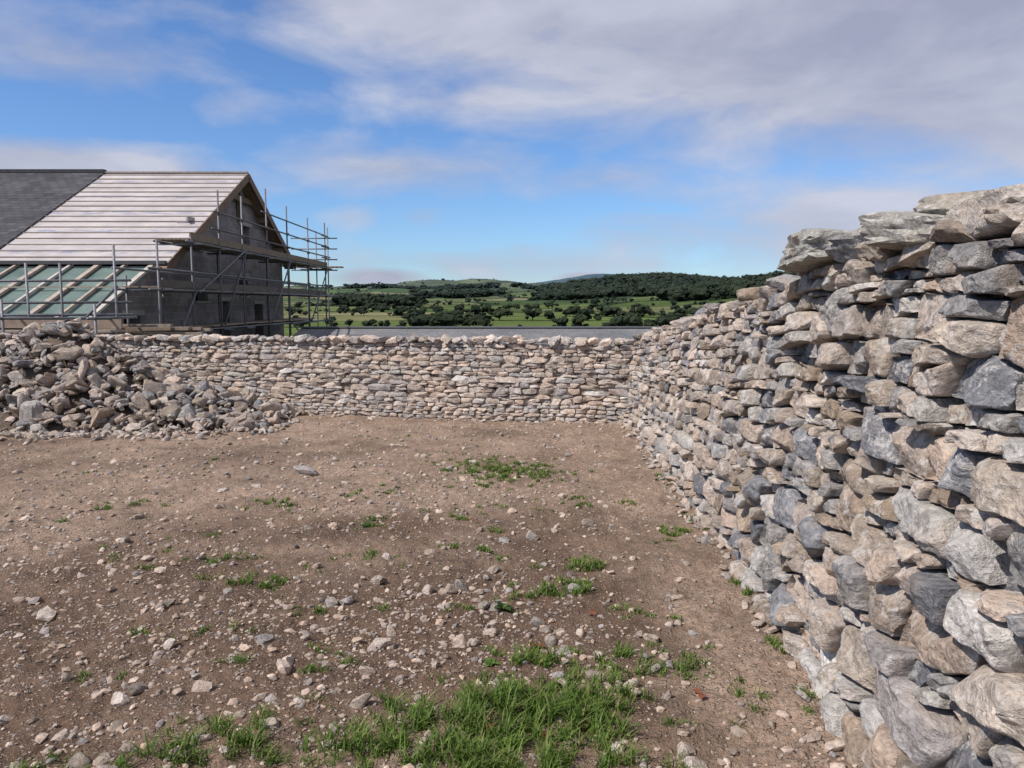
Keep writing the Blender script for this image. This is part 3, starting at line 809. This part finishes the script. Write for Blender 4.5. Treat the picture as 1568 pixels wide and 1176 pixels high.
mb=MB(); mb.beam((XL,YR_,ZR+.07),(XS,YR_,ZR+.07),.22,.12,(.05,.05,.055)); mb.beam((XS,YR_,ZR+.03),(XO,YR_,ZR+.03),.16,.05,(.33,.28,.25)); mb.build('ridge',[M_wood],smooth=False,parent=barn)
mb=MB()
nb=17
for i in range(nb):
    t_=(i+.5)/nb; y=YN+(YR_-YN)*t_; z=ZN+(ZR-ZN)*t_+.015
    mb.beam((XS,y,z),(XO-.02,y,z),.05,.025,(.36,.29,.25) if i%3 else (.26,.19,.155))
mb.build('battens',[M_wood],smooth=False,parent=barn)
mb=MB()
for (ya,za,yb,zb) in ((YN-.15,ZN-.08,YR_,ZR),(YF+.1,ZF-.05,YR_,ZR)):
    mb.beam((XO+.025,ya,za-.12),(XO+.025,yb,zb-.12),.04,.26,(.20,.14,.11))
    mb.beam((XG+.2,ya,za-.18),(XG+.2,yb,zb-.18),.4,.03,(.23,.16,.12))
mb.beam((XG+.12,YR_-1.5,ZR-.9),(XG+.12,YR_+1.5,ZR-.9),.1,.2,(.18,.13,.10))
mb.beam((XG+.12,YR_,ZR-1.7),(XG+.12,YR_,ZR-.25),.14,.14,(.19,.14,.11),up=(1,0,0))
for yy in (24.,26.4,30.8,32.8):
    z=ZR-SL*abs(yy-YR_)-.3; mb.beam((XG-.3,yy,z),(XG+.42,yy,z),.12,.2,(.22,.16,.12))
mb.build('barge_boards_and_purlins',[M_wood],smooth=False,parent=barn)
roofpanel(XL,XG+.1,YB,ZB-.04,YN-.1,ZN-.16,.04,'lean_to_panels',M_green)
mb=MB(); x=XG+.05; k=0
while x>XL:
    mb.beam((x,YB-.1,ZB+.0),(x,YN-.1,ZN-.1),.07 if k%2 else .13,.07,(.38,.31,.26) if k%3 else (.46,.42,.38)); x-=.75; k+=1
mb.beam((XL,YB-.1,ZB-.02),(XG+.15,YB-.1,ZB-.02),.06,.2,(.42,.36,.31))
mb.beam((XL,YN-.22,ZN-.06),(XO,YN-.22,ZN-.06),.10,.10,(.08,.08,.085))
mb.beam((XL,20.,ZB+(ZN-ZB)*.5+.03),(XG+.1,20.,ZB+(ZN-ZB)*.5+.03),.05,.04,(.3,.27,.22))
mb.build('lean_to_rafters',[M_wood],smooth=False,parent=barn)

# ------------------------------------------------------------------ scaffolding
sc=empty('scaffolding')
mb=MB(); T=(.17,.17,.185); R0=.029
def tube(a,b,c=T): mb.pipe(a,b,R0,np.array(c)*random.uniform(.7,1.25))
ysx=[19.,21.,23.,25.,27.5,30.,33.,36.]
tops=[3.15,3.4,4.9,5.0,5.6,5.3,5.2,5.3]
for y,tp in zip(ysx,tops):
    tube((-8.6,y,-.6),(-8.6,y+random.uniform(-.05,.05),tp)); tube((-9.45,y+.1,-.6),(-9.45,y+.1,2.3 if y<24 else min(tp,3.4)+random.uniform(0,.3)))
    for z in (.85,1.95,3.2):
        if z<tp: tube((-8.3,y+.05,z),(-9.5 if y<24 else -9.75,y+.05,z))
for z,y0,y1 in ((.9,18.4,36.4),(1.95,18.4,36.5),(2.45,18.4,36.4),(3.25,20.6,36.8),(3.75,22.4,36.8),(4.25,22.6,36.6),(4.75,26.9,36.3)):
    tube((-8.56,y0,z),(-8.56,y1,z+random.uniform(-.04,.04)))
    if z<3.5: tube((-9.41,y0,z),(-9.41,y1,z))
for y0,z0,y1,z1 in ((19.,.0,21.,1.95),(25.,3.2,23.,1.),(27.5,1.,30.,3.2),(33.,.9,36.,3.2),(21.2,1.9,25,3.3),(30.,.9,33.,-.3)):
    tube((-8.5,y0,z0),(-8.5,y1,z1))
for x,y,tp in ((-8.75,17.2,2.9),(-9.95,17.2,2.5),(-10.7,17.2,2.5),(-12.5,17.2,2.6),(-14.5,17.2,2.6),(-8.75,16.3,1.6),(-10.7,16.3,1.7)):
    tube((x,y,-.4),(x,y,tp))
for z in (1.35,1.62,2.1): tube((-16,17.2,z-.02),(-8.4,17.2,z+.02))
tube((-16,16.3,1.3),(-8.4,16.3,1.3))
for x in (-8.75,-10.7,-12.5): tube((x,16.,1.3),(x,18.1,1.3))
tube((-9.6,16.9,1.),(-8.75,17.3,2.))
for x in (-9.3,-8.75): tube((x,37.2,-1.),(x,37.2,5.2+.3*(x+8.75)))
for z in (2.0,3.2,3.7,4.2,4.7): tube((-10.5,37.2,z),(-8.3,37.2,z)); tube((-8.7,35.8,z+.03),(-8.7,37.6,z+.03))
mb.build('tubes',[M_metal],parent=sc)
mb=MB()
for y,tp in zip(ysx,tops):
    for z in (.9,1.95,2.45,3.25,3.75,4.25):
        if z>tp-.1 or (z>3.5 and y<22.6): continue
        mb.box((-8.63,y-.045,z-.045),(-8.53,y+.045,z+.045),(.12,.10,.09))
mb.build('couplers',[M_metal],smooth=False,parent=sc)
mb=MB()
for z,y0,y1 in ((3.30,20.9,36.6),(2.0,19.,36.),(.95,18.5,34.)):
    for k in range(4):
        y=y0
        while y<y1:
            L=min(3.9,y1-y); xx=-8.72-k*.23; mb.beam((xx,y,z+.02),(xx,y+L-.03,z+.02+random.uniform(0,.02)),.21,.04,np.array((.24,.19,.15))*random.uniform(.7,1.2)); y+=3.9
mb.beam((-8.62,21.,3.42),(-8.62,36.4,3.42),.035,.2,(.22,.17,.13)); mb.beam((-8.62,19.,2.12),(-8.62,36.,2.12),.035,.17,(.13,.11,.10))
mb.beam((-10.2,36.9,3.33),(-8.0,36.9,3.33),.5,.06,(.33,.20,.14))
mb.beam((-16,16.8,1.0),(-8.5,16.8,1.02),.5,.05,(.34,.28,.23))
mb.beam((-16,16.9,1.2),(-8.5,16.9,1.17),.05,.2,(.26,.2,.16))
mb.build('boards',[M_wood],smooth=False,parent=sc)
mb=MB()
for i in range(16):
    z=.66+.09*(i//3); y=17.6+random.uniform(-.3,.4)+.25*(i%3)
    mb.beam((-9.8+random.uniform(-.4,.4),y,z),(-7.1+random.uniform(-.6,.3),y+random.uniform(-.1,.1),z+random.uniform(-.02,.02)),.14,.07,np.array((.30,.24,.19))*random.uniform(.6,1.2))
for x in (-9.2,-8.,-7.3): mb.box((x,17.3,-.5),(x+.12,18.4,.62),(.12,.1,.09))
mb.build('timber_stack',[M_wood],smooth=False)

# ------------------------------------------------------------------ low farm shed
shed=empty('farm_shed')
mb=MB(); x0,x1=-7.6,9.; y0,yr,y1=23.,28.,33.; ze,zr=-.25,.74
mb.add([(x0,y0,ze),(x1,y0,ze),(x1,yr,zr),(x0,yr,zr),(x1,y1,ze),(x0,y1,ze)],np.array([(0,1,2,3),(3,2,4,5)]))
mb.build('roof',[M_sheet],smooth=False,parent=shed)
mb=MB()
for xx in (x0+.1,x1-.1): mb.add([(xx,y0+.1,-3),(xx,y1-.1,-3),(xx,y1-.1,ze-.02),(xx,yr,zr-.04),(xx,y0+.1,ze-.02)],[np.array([(0,1,2,3,4)])])
for yy in (y0+.1,y1-.1): mb.add([(x0+.1,yy,-3),(x1-.1,yy,-3),(x1-.1,yy,ze-.02),(x0+.1,yy,ze-.02)],np.array([(0,1,2,3)]))
mb.build('walls',[M_block],smooth=False,parent=shed)
mb=MB(); mb.beam((x0,yr,zr+.03),(x1,yr,zr+.03),.3,.05,(.16,.16,.17)); mb.build('ridge_cap',[M_metal],smooth=False,parent=shed)

# ------------------------------------------------------------------ camera
cam=bpy.data.cameras.new('camera'); co=bpy.data.objects.new('camera',cam); scene.collection.objects.link(co)
cam.sensor_width=36; cam.lens=27.2; cam.clip_start=.05; cam.clip_end=30000
co.location=(0,0,1.6); co.rotation_euler=(math.radians(90-5.9),0,0); scene.camera=co

# ------------------------------------------------------------------ light
sv=Vector((-.60,-.36,.78)).normalized()
sun=bpy.data.lights.new('sun','SUN'); sun.energy=4.9; sun.angle=math.radians(.5); sun.color=(1,.94,.875)
so=bpy.data.objects.new('sun',sun); scene.collection.objects.link(so); so.rotation_euler=sv.to_track_quat('Z','Y').to_euler()
w=bpy.data.worlds.new('World'); scene.world=w; w.use_nodes=True
t=NT(w.node_tree); w.node_tree.nodes.clear()
out=t.n('ShaderNodeOutputWorld')
sky=t.n('ShaderNodeTexSky',_sky_type='NISHITA'); sky.sun_disc=False
sky.sun_elevation=math.asin(sv.z); sky.sun_rotation=math.atan2(sv.x,sv.y); sky.air_density=1.; sky.dust_density=.3; sky.ozone_density=3.
skc=t.mix(1.,sky.outputs[0],(.76,.98,1.30),'MULTIPLY')
bg=t.n('ShaderNodeBackground',Color=skc,Strength=.11)
D=t.n('ShaderNodeTexCoord').outputs['Generated']
sp=t.n('ShaderNodeSeparateXYZ',Vector=D); dx,dy,dz=sp.outputs
st=t.n('ShaderNodeMapping',Vector=D); st.inputs['Scale'].default_value=(1,1,2.7); st.inputs['Rotation'].default_value=(0,math.radians(10),0)
N1=t.n('ShaderNodeTexNoise',Vector=st.outputs[0],Scale=5.2,Detail=8.,Roughness=.55,Distortion=.3).outputs[0]
N2=t.n('ShaderNodeTexNoise',Vector=st.outputs[0],Scale=2.1,Detail=3.,Roughness=.45).outputs[0]
def ell(cx,cz,wx,wz,gain=1.):
    a=t.math('DIVIDE',t.math('SUBTRACT',dx,cx),wx); b_=t.math('DIVIDE',t.math('SUBTRACT',dz,cz),wz)
    d=t.math('SQRT',t.math('ADD',t.math('MULTIPLY',a,a),t.math('MULTIPLY',b_,b_)))
    return t.math('MULTIPLY',t.math('MAXIMUM',t.math('SUBTRACT',1.15,d),-1.2),gain)
lin=t.math('MULTIPLY',t.math('SUBTRACT',t.math('ADD',dz,t.math('MULTIPLY',dx,.27)),.208),10.)
mk=t.math('MINIMUM',lin,1.6)
for e_ in ((-.46,.148,.20,.036,1.4),(-.15,.168,.20,.034,.8),(-.47,.26,.14,.04,.6),(-.17,.034,.07,.015,1.5),(.09,.033,.04,.010,1.2),(-.32,.225,.05,.02,.4),(-.2,.107,.035,.015,.5),(-.115,.109,.04,.015,.45),(.38,.10,.28,.07,1.0),(.12,.155,.12,.025,.55),(0.,.05,.9,.02,.35),(-.03,.25,.18,.035,.7)):
    mk=t.math('MAXIMUM',mk,ell(*e_))
cv=t.math('ADD',mk,t.math('MULTIPLY',t.math('SUBTRACT',N1,.5),2.5))
cv=t.ramp(cv,[(.0,0.),(.42,.40),(1.,.93)])
shade=t.ramp(t.math('ADD',t.math('MULTIPLY',N2,.45),t.math('MULTIPLY',N1,.55)),[(.38,(.40,.42,.55)),(.62,(.66,.68,.79))])
bg2=t.n('ShaderNodeBackground',Color=shade,Strength=.93)
mx=t.n('ShaderNodeMixShader',i0=cv,i1=bg.outputs[0],i2=bg2.outputs[0])
t.L.new(mx.outputs[0],out.inputs[0])
